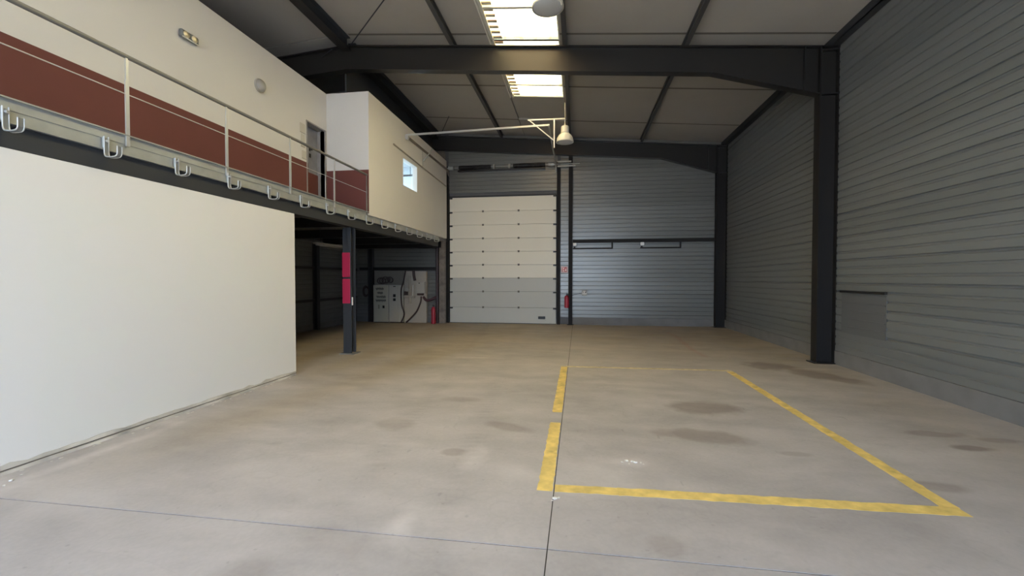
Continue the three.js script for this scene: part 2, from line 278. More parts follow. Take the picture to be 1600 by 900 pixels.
function skylight(n, z0, z1, bars) {
  const g = struct('window_' + n, 'corrugated translucent yellowish rooflight in a cream frame');
  const slope = (x0, x1, dy0, dy1, za, zb) => prism([[x0, Cl(x0) + dy1], [x0, Cl(x0) + dy0], [x1, Cl(x1) + dy0], [x1, Cl(x1) + dy1]], za, zb);
  mesh('window_frame', [slope(SX0 - 0.1, SX0 - 0.07, -0.035, 0.3, z0, z1), slope(SX0 - 0.07, SX0 - 0.02, 0.02, 0.04, z0, z1), slope(SX0 - 0.02, SX0 + 0.01, -0.02, 0.3, z0, z1), slope(SX1 - 0.015, SX1 + 0.015, 0, 0.3, z0, z1), slope(SX0 - 0.1, SX1, 0.01, 0.3, z0 - 0.02, z0 + 0.01), slope(SX0 - 0.1, SX1, 0.01, 0.3, z1 - 0.01, z1 + 0.02)], M.frame, g);
  for (const b of bars) mesh('glazing_bar', slope(SX0, SX1, -0.005, 0.05, b - 0.035, b + 0.035), M.frame, g);
  const edges = [z0, ...bars, z1];
  for (let i = 0; i < edges.length - 1; i++) {     // corrugated sheets: the waves run across the opening
    const a = edges[i], b = edges[i + 1], n2 = Math.round((b - a) / 0.018), pos = [], idx = [], uv = [];
    for (let k = 0; k <= n2; k++) { const z = a + (b - a) * k / n2, w = 0.025 * Math.max(-0.6, Math.min(0.6, Math.sin(z * 2 * Math.PI / 0.2) * 1.4)); for (const x of [SX0, SX1]) { pos.push(x, Cl(x) + 0.05 + w, z); uv.push(x, z); } }
    for (let k = 0; k < n2; k++) { const q = 2 * k; idx.push(q, q + 2, q + 1, q + 1, q + 2, q + 3); }
    const s = new THREE.BufferGeometry(); s.setAttribute('position', new THREE.Float32BufferAttribute(pos, 3)); s.setAttribute('uv', new THREE.Float32BufferAttribute(uv, 2)); s.setIndex(idx); s.computeVertexNormals();
    mesh('pane', s, M.skylight, g);
    for (let z = a + 0.1; z < b - 0.05; z += 0.2) mesh('lap_rib', slope(SX0 + 0.01, SX0 + 0.2, 0.025, 0.045, z - 0.045, z + 0.045), M.lapSheet, g);   // ribs of the steel sheet lapping under the rooflight
  }
}
skylight(1, NEAR[0], NEAR[1], [-8.45, -6.9, -4.3]);
skylight(2, FAR[0], FAR[1], [-11.86]);

// ---------------------------------------------------------------- mezzanine structure
const mezz = struct('mezzanine_floor', 'steel deck of the mezzanine with galvanised edge channel');
mesh('deck_plate', bx(XO, XM - 0.06, 3.1, 3.24, ZB, ZF), M.soffit, mezz);
mesh('edge_channel', [bx(XM - 0.03, XM, 3.05, 3.27, -15.0, ZF), bx(XM - 0.1, XM + 0.035, 3.262, 3.275, -9.7, ZF), bx(XM, XM + 0.03, 3.05, 3.062, -15.0, ZF), bx(XM, XM + 0.008, 3.17, 3.27, -9.7, ZF)], M.galv, mezz);
mesh('edge_beam', [bx(XM - 0.2, XM - 0.01, 2.84, 2.858, -15.0, ZF), bx(XM - 0.2, XM - 0.01, 3.04, 3.055, -15.0, ZF), bx(XM - 0.03, XM - 0.018, 2.85, 3.05, -15.0, ZF)], M.steelBlue, mezz);
for (const z of [-9.2, -11.6, -13.9, -15.9]) mesh('cross_beam', [bx(XO, XM - 0.2, 2.86, 2.872, z - 0.07, z + 0.07), bx(XO, XM - 0.2, 2.87, 3.1, z - 0.006, z + 0.006)], M.steel, mezz);

const wallLower = struct('wall_left_lower', 'smooth white partition under the mezzanine');
mesh('wall_body', bx(XM - 0.1, XM, 0, 2.835, -7.0, ZF), M.partition, wallLower);
mesh('wall_body', bx(XO, XM - 0.1, 0, 2.835, -7.0, -6.9), M.partition, wallLower);
{ // battered skirting strips along the foot of the partition
  const strip = (x0, x1, y0, y1, za, zb, n, amp) => { const top = []; for (let i = 0; i <= n; i++) top.push([za + (zb - za) * i / n, y1 + (rnd() - 0.5) * amp * (1 + 3 * Math.max(0, Math.sin(i * 0.23) - 0.5))]); const g = prism([[za, y0], [zb, y0], ...top.reverse()], x0, x1); g.rotateY(-Math.PI / 2); g.scale(-1, 1, 1); g.index ? 0 : 0; const p = g.attributes.position; for (let i = 0; i < p.count; i += 3) for (let c = 0; c < 3; c++) { const t = p.array[3 * i + c]; p.array[3 * i + c] = p.array[3 * i + 6 + c]; p.array[3 * i + 6 + c] = t; } g.computeVertexNormals(); return uvM(g); };
  const bb = struct('baseboard_left', 'scuffed white skirting strip, chipped along its top');
  const A = strip(XM, XM + 0.014, 0.0, 0.075, -6.98, ZF, 90, 0.016), B = strip(XM + 0.014, XM + 0.028, 0.0, 0.032, -6.98, ZF, 70, 0.008);
  const dirty = std('#ffffff', 0.9, { map: rep(smudge([0.5, 0.47, 0.41], 0.55, 6, 181), 0.7) }); mesh('skirting_board', A, dirty, bb); mesh('skirting_rail', B, dirty, bb); mesh('dirt_gap', bx(XM + 0.012, XM + 0.022, 0.034, 0.041, -6.98, ZF), std([0.12, 0.1, 0.08], 0.9), bb);
  const pl = []; for (let i = 0; i < 26; i++) { const z = -6.9 + rnd() * 4.6, s = 0.006 + 0.012 * rnd(), g = new THREE.IcosahedronGeometry(s, 0); g.scale(1, 0.3, 1.6); g.translate(XM + 0.05 + rnd() * 0.05, s * 0.25, z); pl.push(g); }
  const d = mesh('plaster_crumbs', pl, M.chip, bb); d.userData.kind = 'stuff';
}
const wallUpper = struct('wall_left_upper', 'white upper wall with a dark red painted dado along the walkway');
const XW = -5.95, TOPW = 6.1;
mesh('wall_body', [bx(XW - 0.1, XW, 3.24, TOPW, -8.93, ZF), bx(XW - 0.1, XW, 5.19, TOPW, -9.6, -8.93), bx(XW - 0.1, XW, 3.24, TOPW, -9.8, -9.6)], M.white, wallUpper);
mesh('painted_dado', [bx(XW, XW + 0.004, 3.24, 4.27, -8.96, ZF), bx(XW, XW + 0.004, 3.24, 4.27, -9.7, -9.6)], M.red, wallUpper);
const box = struct('wall_mezzanine_room', 'white box-like room wall rising from the mezzanine edge');
const WZ0 = -12.82, WZ1 = -11.7, WY0 = 4.31, WY1 = 5.12;
mesh('wall_body', [bx(XM - 0.1, XM + 0.036, 3.2, TOPW, WZ1, -9.7), bx(XM - 0.1, XM + 0.036, 3.2, TOPW, -15.85, WZ0), bx(XM - 0.1, XM + 0.036, 3.2, WY0, WZ0, WZ1), bx(XM - 0.1, XM + 0.036, WY1, TOPW, WZ0, WZ1), bx(XW, XM - 0.1, 3.24, TOPW, -9.8, -9.7)], M.white, box);
mesh('painted_dado', bx(XW + 0.004, XM + 0.034, 3.24, 4.27, -9.7, -9.696), M.red, box);
mesh('room_lining', [bx(-8.0, XM - 0.1, 5.9, 5.95, -15.7, -9.9), bx(-8.05, -8.0, 3.3, 5.95, -15.7, -9.9), bx(-8.0, XM - 0.1, 3.25, 3.3, -15.7, -9.9), bx(-8.0, XM - 0.1, 3.3, 5.95, -15.75, -15.7), bx(-8.0, XM - 0.1, 3.3, 5.95, -9.9, -9.85)], M.roomWhite, box);
mesh('shade_sheet', bx(-5.5, -5.46, TOPW - 0.02, 7.05, -15.9, -9.75), M.steelBlue, box);  // dark sheet added for the deep shade between box top and roof
// window of the lit room
const win = struct('window_3', 'small bright window of the mezzanine room');
mesh('window_frame', [bx(XM - 0.1, XM + 0.044, WY0, WY0 + 0.025, WZ0, WZ1), bx(XM - 0.1, XM + 0.044, WY1 - 0.025, WY1, WZ0, WZ1), bx(XM - 0.1, XM + 0.044, WY0, WY1, WZ0, WZ0 + 0.025), bx(XM - 0.1, XM + 0.044, WY0, WY1, WZ1 - 0.035, WZ1)], M.whitePlastic, win);
mesh('pane', bx(XM - 0.05, XM - 0.044, WY0 + 0.02, WY1 - 0.02, WZ0 + 0.02, WZ1 - 0.03), M.glass, win);
{ const g = thing('added_room_light', 'added ceiling light panel that brightens the room behind the mezzanine window', 'lamp', [-6.4, 5.9, -13.2]);  // unseen panel light, added to brighten the room behind the window
  mesh('lamp_housing', rbx(-0.65, 0.65, -0.05, 0, -1.25, 1.25, 0.01), M.whitePlastic, g);
  const e = std('#ffffff', 0.6); e.emissive.setRGB(0.8, 0.93, 1); e.emissiveIntensity = 0.2; mesh('diffuser', bx(-0.6, 0.6, -0.056, -0.05, -1.2, 1.2), e, g);
  const L = new THREE.RectAreaLight(new THREE.Color().setRGB(0.74, 0.9, 1.0), 1.3, 1.2, 2.4); L.position.set(0, -0.07, 0); L.rotation.x = -Math.PI / 2; g.add(L); L.name = 'added_light'; }
{ const g = thing('wall_lamp', 'dark slim lamp seen through the bright mezzanine window', 'lamp', [-5.65, 5.22, -14.2]);
  mesh('lamp_arm', rod([0, 0, 0], [0, 0.68, 0], 0.008), M.black, g); mesh('lamp_head', rbx(-0.3, 0.3, -0.035, 0.01, -0.05, 0.05, 0.01), M.black, g); }
tag(mesh('shadow_bar', rod([XM + 0.056, 5.28, -11.07], [XM + 0.056, 5.13, -15.7], 0.02), std([0.34, 0.31, 0.26], 0.7)), 'thin beige bar standing in for the door track shadow on the white box room above its window', 'pipe');  // thin bar added where the soft shadow line of the door track falls
// doorway on the walkway
const d2 = struct('door_2', 'grey-blue door leaf with dark red foot, set back in its frame at the end of the walkway');
mesh('door_frame', [bx(XW - 0.3, XW + 0.012, 3.27, 5.21, -8.93, -8.9), bx(XW - 0.3, XW + 0.012, 3.27, 5.21, -9.66, -9.6), bx(XW - 0.3, XW + 0.012, 5.18, 5.21, -9.66, -8.9)], std([0.33, 0.32, 0.31], 0.5), d2);
const leaf2 = mesh('door_leaf', rbx(XW - 0.22, XW - 0.18, 4.14, 5.18, -9.6, -8.93, 0.004), std('#ffffff', 0.35, { map: smudge([0.25, 0.26, 0.29], 0.35, 4, 171) }), d2);
const sc = []; for (let i = 0; i < 7; i++) { const y = 4.3 + rnd() * 0.42, z = -9.05 - rnd() * 0.3, s = 0.02 + 0.05 * rnd(); sc.push(rbx(XW - 0.18, XW - 0.174, y, y + s * 1.4, z - s, z, 0.002)); }
mesh('dark_sticker', sc, M.black, leaf2);
mesh('kick_panel', rbx(XW - 0.22, XW - 0.17, 3.27, 4.14, -9.6, -8.93, 0.004), M.red, d2);
mesh('door_handle', [rod([XW - 0.18, 4.2, -9.02], [XW - 0.12, 4.2, -9.02], 0.01), rod([XW - 0.12, 4.2, -9.02], [XW - 0.12, 4.2, -9.14], 0.01)], M.galvBright, d2);

// ---------------------------------------------------------------- sectional door of the far gable
const door = struct('door_1', 'closed sectional door, cream above and grey at its foot');
const DL = -4.86, DR = -0.8, ys = [0.02, 0.61, 1.21, 1.72, 2.22, 2.72, 3.22, 3.73, 4.24, 4.78];
for (let i = 0; i < 9; i++) {
  const m = i < 3 ? M.doorGrey[i % 2] : M.doorCream[i % 2];
  const p = mesh('door_panel', rbx(DL, DR, ys[i] + 0.003, ys[i + 1] - 0.003, ZB - 0.02, ZB + 0.03, 0.006), m, door);
  if (i) for (const x of [-3.56, -2.2]) mesh('hinge', rbx(x - 0.035, x + 0.035, ys[i] - 0.035, ys[i] + 0.035, ZB + 0.03, ZB + 0.05, 0.006), M.jointStrip, p);
  for (const s of [DL + 0.05, DR - 0.05]) mesh('roller_bracket', [rbx(s - 0.06, s + 0.06, ys[i + 1] - 0.06, ys[i + 1], ZB + 0.028, ZB + 0.05, 0.004), rod([s, ys[i + 1] - 0.03, ZB + 0.07], [s + Math.sign(s + 2.8) * 0.1, ys[i + 1] - 0.03, ZB + 0.07], 0.022)], M.steel, p);
}
mesh('bottom_seal', bx(DL, DR, 0, 0.022, ZB - 0.015, ZB + 0.025), M.black, door);
mesh('top_seal', bx(DL, DR, 4.775, 4.83, ZB - 0.03, ZB + 0.05), M.black, door);
mesh('lift_handle', rbx(-1.46, -1.2, 0.19, 0.29, ZB + 0.03, ZB + 0.06, 0.02), M.black, door);
mesh('vertical_track', [bx(-0.77, -0.65, 0, 5.95, ZB - 0.02, ZB + 0.1), bx(-0.77, -0.75, 0, 5.95, ZB + 0.1, ZB + 0.16)], M.steelMatte, door);
mesh('vertical_track', [bx(-4.99, -4.88, 0, 5.95, ZB - 0.02, ZB + 0.1), bx(-4.9, -4.88, 0, 5.95, ZB + 0.1, ZB + 0.16)], M.steelMatte, door);
mesh('horizontal_track', [rod([-4.86, 5.77, -11.94], [-4.86, 5.77, -15.9], 0.035), rod([-4.86, 5.77, -15.9], [-4.86, 5.6, -16.08], 0.035)], M.rust, door);
mesh('horizontal_track', [bx(-0.82, -0.78, 5.82, 5.9, -15.9, -11.94), rod([-0.8, 5.86, -15.9], [-0.8, 5.6, -16.08], 0.03)], M.galv, door);
mesh('track_crossbar', [bar([-4.86, 5.8, -11.94], [-0.78, 5.87, -11.94], 0.045, 0.045), rod([-4.86, 5.74, -11.9], [-4.86, 5.74, -12.0], 0.07)], M.galvBright, door);
mesh('track_hanger', [bar([-0.65, 6.03, -11.94], [-0.65, 5.25, -11.94], 0.035, 0.035), bar([-1.37, 6.03, -11.94], [-0.37, 6.02, -11.94], 0.03, 0.03), bar([-1.35, 6.04, -11.94], [-0.66, 5.45, -11.94], 0.025, 0.025)], M.galvBright, door);
mesh('track_hanger', [bar([-4.86, 5.4, -13.3], [-4.55, 5.8, -13.3], 0.03, 0.03), bar([-4.89, 5.2, -13.3], [-4.89, 5.78, -13.3], 0.03, 0.03)], M.galv, door);
{ const y = 5.86, z = ZB + 0.2;
  mesh('spring_shaft', rod([-5.05, y, z], [0.05, y, z], 0.016), M.galv, door);
  const spring = (a, b) => { const g = []; const n = Math.round((b - a) / 0.045); for (let i = 0; i < n; i++) { const t = new THREE.TorusGeometry(0.068, 0.017, 6, 14); t.rotateY(Math.PI / 2); t.translate(a + (i + 0.5) * (b - a) / n, y, z); g.push(t); } g.push(rod([a, y, z], [b, y, z], 0.055, 12)); return g; };
  mesh('torsion_spring', spring(-4.45, -3.22), M.steel, door); mesh('torsion_spring', spring(-2.38, -1.2), M.steel, door);
  for (const x of [-3.1, -2.52]) mesh('shaft_bearing', [rod([x - 0.03, y, z], [x + 0.03, y, z], 0.09, 16), rbx(x - 0.02, x + 0.02, y - 0.09, y + 0.09, ZB, z, 0.004)], M.greyPlastic, door);
  for (const x of [-0.98, -4.75]) mesh('cable_drum', rod([x - 0.1, y, z], [x + 0.1, y, z], 0.085, 16), M.galv, door);
  mesh('shaft_bracket', bx(-4.5, -1.2, y - 0.13, y - 0.09, ZB + 0.02, z), M.steel, door);
  mesh('end_plate', [rbx(-0.75, -0.25, y + 0.05, y + 0.11, ZB + 0.05, z + 0.02, 0.004), rbx(-0.75, -0.1, y - 0.1, y - 0.05, ZB + 0.05, z + 0.02, 0.004)], M.galv, door);
}

// ---------------------------------------------------------------- steel portal frames
function steelH(h, w, tf, tw, y0, y1, cx, cz, webAlongX = true) {   // vertical H section
  const q = webAlongX ? [bx(cx - h / 2, cx - h / 2 + tf, y0, y1, cz - w / 2, cz + w / 2), bx(cx + h / 2 - tf, cx + h / 2, y0, y1, cz - w / 2, cz + w / 2), bx(cx - h / 2, cx + h / 2, y0, y1, cz - tw / 2, cz + tw / 2)]
    : [bx(cx - w / 2, cx + w / 2, y0, y1, cz - h / 2, cz - h / 2 + tf), bx(cx - w / 2, cx + w / 2, y0, y1, cz + h / 2 - tf, cz + h / 2), bx(cx - tw / 2, cx + tw / 2, y0, y1, cz - h / 2, cz + h / 2)];
  return q;
}
function portal(z, label, dep, h0) {
  const g = thing('portal_frame', label, 'steel frame', [0, 0, z], 'steel portal frames');
  const B = (x) => { const d = T(x) - dep; if (x <= h0) return d; const t = (x - h0) / (4.72 - h0), y = T(h0) - dep + (5.36 - T(h0) + dep) * t; return y; };
  const xs = [XO, RIDGE, h0, 4.72], xt = [XO, RIDGE, 5.05];
  mesh('rafter_web', prism([...xt.map((x) => [x, T(x)]), [5.05, 5.36], ...[...xs].reverse().map((x) => [x, B(x)])], -0.007, 0.007), M.steel, g);
  mesh('top_flange', prism([...xt.map((x) => [x, T(x)]), ...[...xt].reverse().map((x) => [x, T(x) - 0.02])], -0.1, 0.1), M.steel, g);
  mesh('bottom_flange', prism([...xs.map((x) => [x, B(x) + 0.018]), ...[...xs].reverse().map((x) => [x, B(x)])], -0.1, 0.1), M.steel, g);
  mesh('column', [...steelH(0.35, 0.22, 0.02, 0.012, 0, 6.28, 4.895, 0)], M.steelMatte, g);
  mesh('base_plate', rbx(4.66, 5.08, 0, 0.02, -0.16, 0.16, 0.004), M.steel, g);
  mesh('stiffener', [bx(4.73, 5.06, 5.34, 5.36, -0.1, 0.1)], M.steel, g); mesh('stiffener', [bx(4.73, 5.06, 6.2, 6.22, -0.1, 0.1)], M.steel, g);
  for (const s of [-1]) mesh('haunch_plate', bx(4.45, 4.47, B(4.45), T(4.45), -0.08, 0.08), M.steel, g);
  return g;
}
portal(-9.6, 'nearer black steel portal frame crossing under the rooflight, column against the right wall', 0.55, 2.7);
portal(-16.05, 'farther black steel portal frame close to the far gable wall above the sectional door', 0.53, 2.9);
// purlins and ridge beam: each runs from gable to gable
function purlin(x, label, w = 0.09, d = 0.16) {
  const g = thing('roof_purlin', label, 'purlin', [x, T(x), 0], 'roof purlins');
  mesh('purlin_web', bx(-0.005, 0.005, 0, d - 0.005, ZB + 0.05, ZF), M.purlin, g); mesh('purlin_flange', [bx(-w / 2, w / 2, 0, 0.008, ZB + 0.05, ZF), bx(-w / 2, w / 2, d - 0.014, d - 0.006, ZB + 0.05, ZF)], M.purlin, g);
}
purlin(-2.8, 'grey roof purlin left of the rooflights, under the pale ceiling'); purlin(-0.3, 'grey roof purlin along the right edge of the rooflights'); purlin(2.2, 'grey roof purlin right of the hanging lamps, midway to the right wall');
for (const [a, b, l] of [[-9.49, ZF, 'deep dark ridge beam in front of the nearer portal frame, top left'], [-15.94, -9.71, 'deep dark ridge beam behind the nearer portal frame, above the mezzanine room']]) {
  const g = thing('ridge_beam', l, 'beam', [RIDGE, 6.95, 0]);
  mesh('beam_web', bx(-0.008, 0.008, 0.015, 0.3, a, b), M.steelBlue, g); mesh('bottom_flange', bx(-0.11, 0.11, 0, 0.016, a, b), M.steel, g); mesh('top_flange', bx(-0.09, 0.09, 0.285, 0.3, a, b), M.steelBlue, g);
}
for (const [x, y, z, X, Y, Z, l] of [[-3.0, 7.0, -7.3, -5.15, 6.98, -9.35, 'thin bracing rod crossing the ceiling panels near the top left'], [-5.6, 6.98, -9.4, -7.2, 6.75, -10.2, 'thin slack rod hanging from the ridge beam over the white upper wall'], [-4.15, 6.95, -13.75, -5.1, 6.85, -15.6, 'thin bracing rod at the far left above the door track']])
  tag(mesh('bracing_rod', rod([x, y, z], [X, Y, Z], 0.012, 6), M.steelBlue), l, 'rod');

// gable posts and rails
{ const g = thing('gable_post', 'full-height dark steel post right of the sectional door, red extinguisher on it', 'post', [-0.27, 0, -16.08]); mesh('post_section', steelH(0.16, 0.14, 0.012, 0.01, 0, 6.14, 0, 0, false), M.steelMatte, g); mesh('base_plate', rbx(-0.12, 0.12, 0, 0.015, -0.1, 0.1, 0.003), M.steelMatte, g); }
{ const g = thing('gable_post', 'rusty brown steel post left of the sectional door, beside the mezzanine end', 'post', [-5.1, 0, -16.0]); mesh('post_section', steelH(0.2, 0.2, 0.014, 0.01, 0, 6.5, 0, 0, false), M.rust, g); mesh('flat_cover', rbx(-0.03, 0.16, 0, 6.0, 0.09, 0.105, 0.003), M.rust, g); mesh('down_pipe', rod([-0.2, 0, 0.03], [-0.2, 6.4, 0.03], 0.06, 12), std([0.05, 0.03, 0.033], 0.5), g); }
{ const g = thing('wall_rail', 'long dark horizontal steel rail on the far wall, two brackets hanging below', 'rail', [0, 3.0, -16.1]);
  mesh('rail_section', rbx(-0.19, 4.72, 0, 0.12, -0.06, 0.06, 0.006), M.steelMatte, g); }
const hangerProto = (x, w, label) => { const g = thing('hanging_bracket', label, 'bracket', [x, 2.77, -16.07], 'brackets under the far wall rail');
  mesh('bottom_bar', rbx(0, w, 0, 0.045, -0.025, 0.025, 0.006), M.steelMatte, g); mesh('side_bar', rbx(w - 0.05, w, 0.04, 0.23, -0.025, 0.025, 0.006), M.steelMatte, g); mesh('side_bar', rbx(0.03, 0.08, 0.04, 0.23, -0.025, 0.025, 0.006), M.steelMatte, g);
  const s = mesh('socket', rbx(0, 0.13, 0.1, 0.22, 0.02, 0.12, 0.02), M.whitePlastic, g); s.userData.label = 'white socket'; };
hangerProto(-0.18, 1.42, 'dark hanging bracket with white socket, beside the post right of the door'); hangerProto(2.19, 1.4, 'dark hanging bracket with white socket, in the middle of the far right wall');

// mezzanine post with red wrap
{ const g = thing('mezzanine_post', 'dark steel post carrying the mezzanine edge, wrapped in red at mid height', 'post', [-5.12, 0, -9.2]);
  mesh('post_section', steelH(0.2, 0.2, 0.014, 0.01, 0, 2.84, 0, 0, false), M.steelBlue, g); mesh('base_plate', rbx(-0.17, 0.17, 0, 0.02, -0.17, 0.17, 0.003), M.plinth, g);
  for (const [a, b] of [[1.73, 2.28], [1.14, 1.69]]) mesh('red_wrap', [rbx(-0.112, 0.075, a, b, 0.094, 0.112, 0.008), rbx(-0.114, -0.098, a, b, 0.04, 0.108, 0.008)], M.pinkRed, g);
  mesh('white_clip', rbx(0.1, 0.116, 1.1, 1.28, 0.05, 0.09, 0.004), M.whitePlastic, g); }

// side-wall posts and rails in the dark
for (const [z, l] of [[-13.3, 'dark wall post in the shade under the mezzanine, left of the wrapped post']]) { const g = thing('wall_post', l, 'post', [XO + 0.12, 0, z]); mesh('post_section', steelH(0.16, 0.16, 0.012, 0.01, 0, 2.86, 0, 0), M.steel, g); }
{ const g = thing('wall_post', 'dark wall post beside the electrical cabinets under the mezzanine', 'post', [-8.02, 0, -16.05]); mesh('post_section', steelH(0.18, 0.18, 0.012, 0.01, 0, 2.86, 0, 0), M.steel, g); }
for (const [y, l] of [[2.0, 'upper dark rail on the shaded wall under the mezzanine'], [0.93, 'lower dark rail on the shaded wall under the mezzanine']]) tag(mesh('wall_rail', rbx(XO + 0.02, XO + 0.08, y, y + 0.09, ZB + 0.1, -9.4, 0.005), M.steel), l, 'rail');
tag(mesh('wall_rail', rbx(-8.5, -5.3, 2.02, 2.14, -16.14, -16.04, 0.005), M.steel), 'dark rail over the electrical cabinets, under the mezzanine', 'rail');
{ const g = thing('tube_light', 'unlit tube light hanging under the mezzanine, left of the wrapped post', 'lamp', [-6.9, 2.62, -11.4]); mesh('lamp_housing', rbx(-0.06, 0.06, 0, 0.05, -0.75, 0.75, 0.008), M.greyPlastic, g); mesh('tube', rod([0, -0.02, -0.7], [0, -0.02, 0.7], 0.018), M.lampGlass, g); for (const q of [-0.5, 0.5]) mesh('suspension', rod([0, 0.04, q], [0, 0.5, q], 0.004), M.steel, g); }

// ---------------------------------------------------------------- guard rail and hooks of the mezzanine edge
{ const g = thing('guard_rail', 'long steel guard rail along the mezzanine edge, round top rail and thin mid rail', 'railing', [XM + 0.02, 3.15, 0]);
  const yT = 0.98, yM = 0.57; mesh('handrail', rod([0, yT, -9.63], [0, yT, ZF - 0.1], 0.024, 12), M.railTube, g); mesh('mid_rail', rod([0, yM, -9.63], [0, yM, ZF - 0.1], 0.0065, 8), M.galvBright, g);
  for (let k = -3; k <= 4; k++) { const z = -4.13 - 1.37 * k; mesh('post', [bx(-0.004, 0.012, 0, 0.72, z - 0.02, z + 0.02), bx(-0.004, 0.012, 0.72, yT - 0.01, z - 0.012, z + 0.012)], k === 4 ? M.railTube : M.galvBright, g); }
  mesh('drop_rod', rod([0, 0.05, -7.93], [0, yM, -7.93], 0.008, 6), M.galv, g); }
{ const place = ['leftmost galvanised hook on the mezzanine edge, largest in view', 'second galvanised hook from the left on the mezzanine edge', 'third galvanised hook from the left on the mezzanine edge', 'fourth galvanised hook from the left on the mezzanine edge, below a rail post', 'fifth galvanised hook from the left on the mezzanine edge', 'sixth galvanised hook from the left, right at the end of the white partition', 'seventh galvanised hook from the left, between the partition end and the wrapped post', 'eighth galvanised hook from the left, near the wrapped post', 'ninth galvanised hook from the left, under the near corner of the white box room', 'tenth galvanised hook from the left, under the white box room', 'eleventh galvanised hook from the left, under the white box room', 'fourth galvanised hook from the right, far along the mezzanine edge', 'third galvanised hook from the right, far along the mezzanine edge', 'second galvanised hook from the right, far along the mezzanine edge', 'rightmost galvanised hook, at the far end of the mezzanine edge'];
  const outline = (x0, y0, x1, yt, yr, th, r) => { // flat bar bent to a U with one long arm
    const s = new THREE.Shape(); s.moveTo(x0, yt); s.lineTo(x0, y0 + r); s.absarc(x0 + r, y0 + r, r, Math.PI, 1.5 * Math.PI, false); s.lineTo(x1 - r, y0); s.absarc(x1 - r, y0 + r, r, 1.5 * Math.PI, 2 * Math.PI, false); s.lineTo(x1, yr); s.lineTo(x1 - th, yr); s.lineTo(x1 - th, y0 + r); s.absarc(x1 - r, y0 + r, r - th, 2 * Math.PI, 1.5 * Math.PI, true); s.lineTo(x0 + r, y0 + th); s.absarc(x0 + r, y0 + r, r - th, 1.5 * Math.PI, Math.PI, true); s.lineTo(x0 + th, yt); s.closePath(); return s; };
  const ex = new THREE.ExtrudeGeometry(outline(0, -0.12, 0.165, 0.08, -0.01, 0.006, 0.045), { depth: 0.036, bevelEnabled: false, curveSegments: 6 }); ex.translate(0, 0, -0.018);
  const hookRod = (q) => tube([[0.003, 0.1, q], [0.003, 0.0, q], [0.003, -0.075, q], [0.016, -0.108, q], [0.05, -0.117, q], [0.115, -0.117, q], [0.15, -0.105, q], [0.162, -0.075, q], [0.162, -0.01, q]], 0.0065, 6);
  let proto;
  place.forEach((l, i) => {
    const z = -3.09 - 0.812 * i; let h;
    if (!i) { h = proto = thing('edge_hook', l, 'hook', [XM + 0.03, 3.085, z], 'hooks along the mezzanine edge'); mesh('hook_web', ex, M.galvDark, h); for (const q of [-0.022, 0.022]) mesh('hook_rod', hookRod(q), M.galvBright, h); mesh('bolt', rod([0.0, 0.055, 0], [0.03, 0.055, 0], 0.014, 6), M.galvBright, h); mesh('back_plate', rbx(-0.022, 0.0, -0.03, 0.09, -0.028, 0.028, 0.003), M.galv, h); }
    else { h = proto.clone(); h.name = numbered('edge_hook'); h.userData = { ...proto.userData, label: l }; h.position.z = z; scene.add(h); }
  });
}

// ---------------------------------------------------------------- fittings on the upper white wall
{ const g = thing('emergency_light', 'small emergency light with two reflectors on the white upper wall', 'emergency light', [XW, 5.4, -5.94]);
  mesh('housing', rbx(0, 0.07, -0.062, 0.062, -0.155, 0.155, 0.03), M.galvDark, g);
  for (const z of [-0.07, 0.07]) { const r = new THREE.SphereGeometry(0.052, 14, 8, 0, Math.PI * 2, 0, Math.PI / 2); r.rotateZ(-Math.PI / 2); r.scale(0.5, 1, 1.1); r.translate(0.062, 0, z); mesh('reflector', r, std([0.85, 0.76, 0.55], 0.3, { metalness: 0.6 }), g); }
  mesh('lens_rim', rbx(0.06, 0.078, -0.06, -0.05, -0.14, 0.14, 0.003), M.whitePlastic, g); }
{ const g = thing('bulkhead_lamp', 'round grey bulkhead lamp on the white upper wall', 'lamp', [XW, 5.33, -7.47]);
  const d = new THREE.SphereGeometry(0.115, 20, 10, 0, Math.PI * 2, 0, Math.PI / 2); d.rotateZ(-Math.PI / 2); d.scale(0.7, 1, 1); d.translate(0.03, 0, 0); mesh('diffuser', d, std([0.36, 0.35, 0.33], 0.4), g); mesh('base_ring', rod([0, 0, 0], [0.035, 0, 0], 0.125, 24), M.greyPlastic, g); }
const noticeTex = canvasTex(64, 128, (c, w, h) => { c.fillStyle = '#c9c6bb'; c.fillRect(0, 0, w, h); c.strokeStyle = '#8d8a80'; c.lineWidth = 3; for (let y = 20; y < 110; y += 14) { c.beginPath(); c.moveTo(10, y); c.lineTo(16 + rnd() * 40, y + 2); c.stroke(); } });
for (const [y0, y1, z0, z1, l] of [[4.88, 5.08, -8.86, -8.68, 'upper pale notice on the white wall left of the walkway door'], [4.58, 4.85, -8.85, -8.71, 'middle pale notice on the white wall left of the walkway door'], [4.33, 4.5, -8.88, -8.74, 'lowest pale notice on the white wall left of the walkway door']])
  { const g = thing('wall_notice', l, 'notice', [XW, y0, 0], 'notices beside the walkway door'); mesh('paper', bx(0.002, 0.006, 0, y1 - y0, z0, z1), std('#ffffff', 0.8, { map: noticeTex }), g); mesh('clip_bar', rbx(0.002, 0.014, -0.012, 0.004, z0, z1, 0.003), M.greyPlastic, g); }

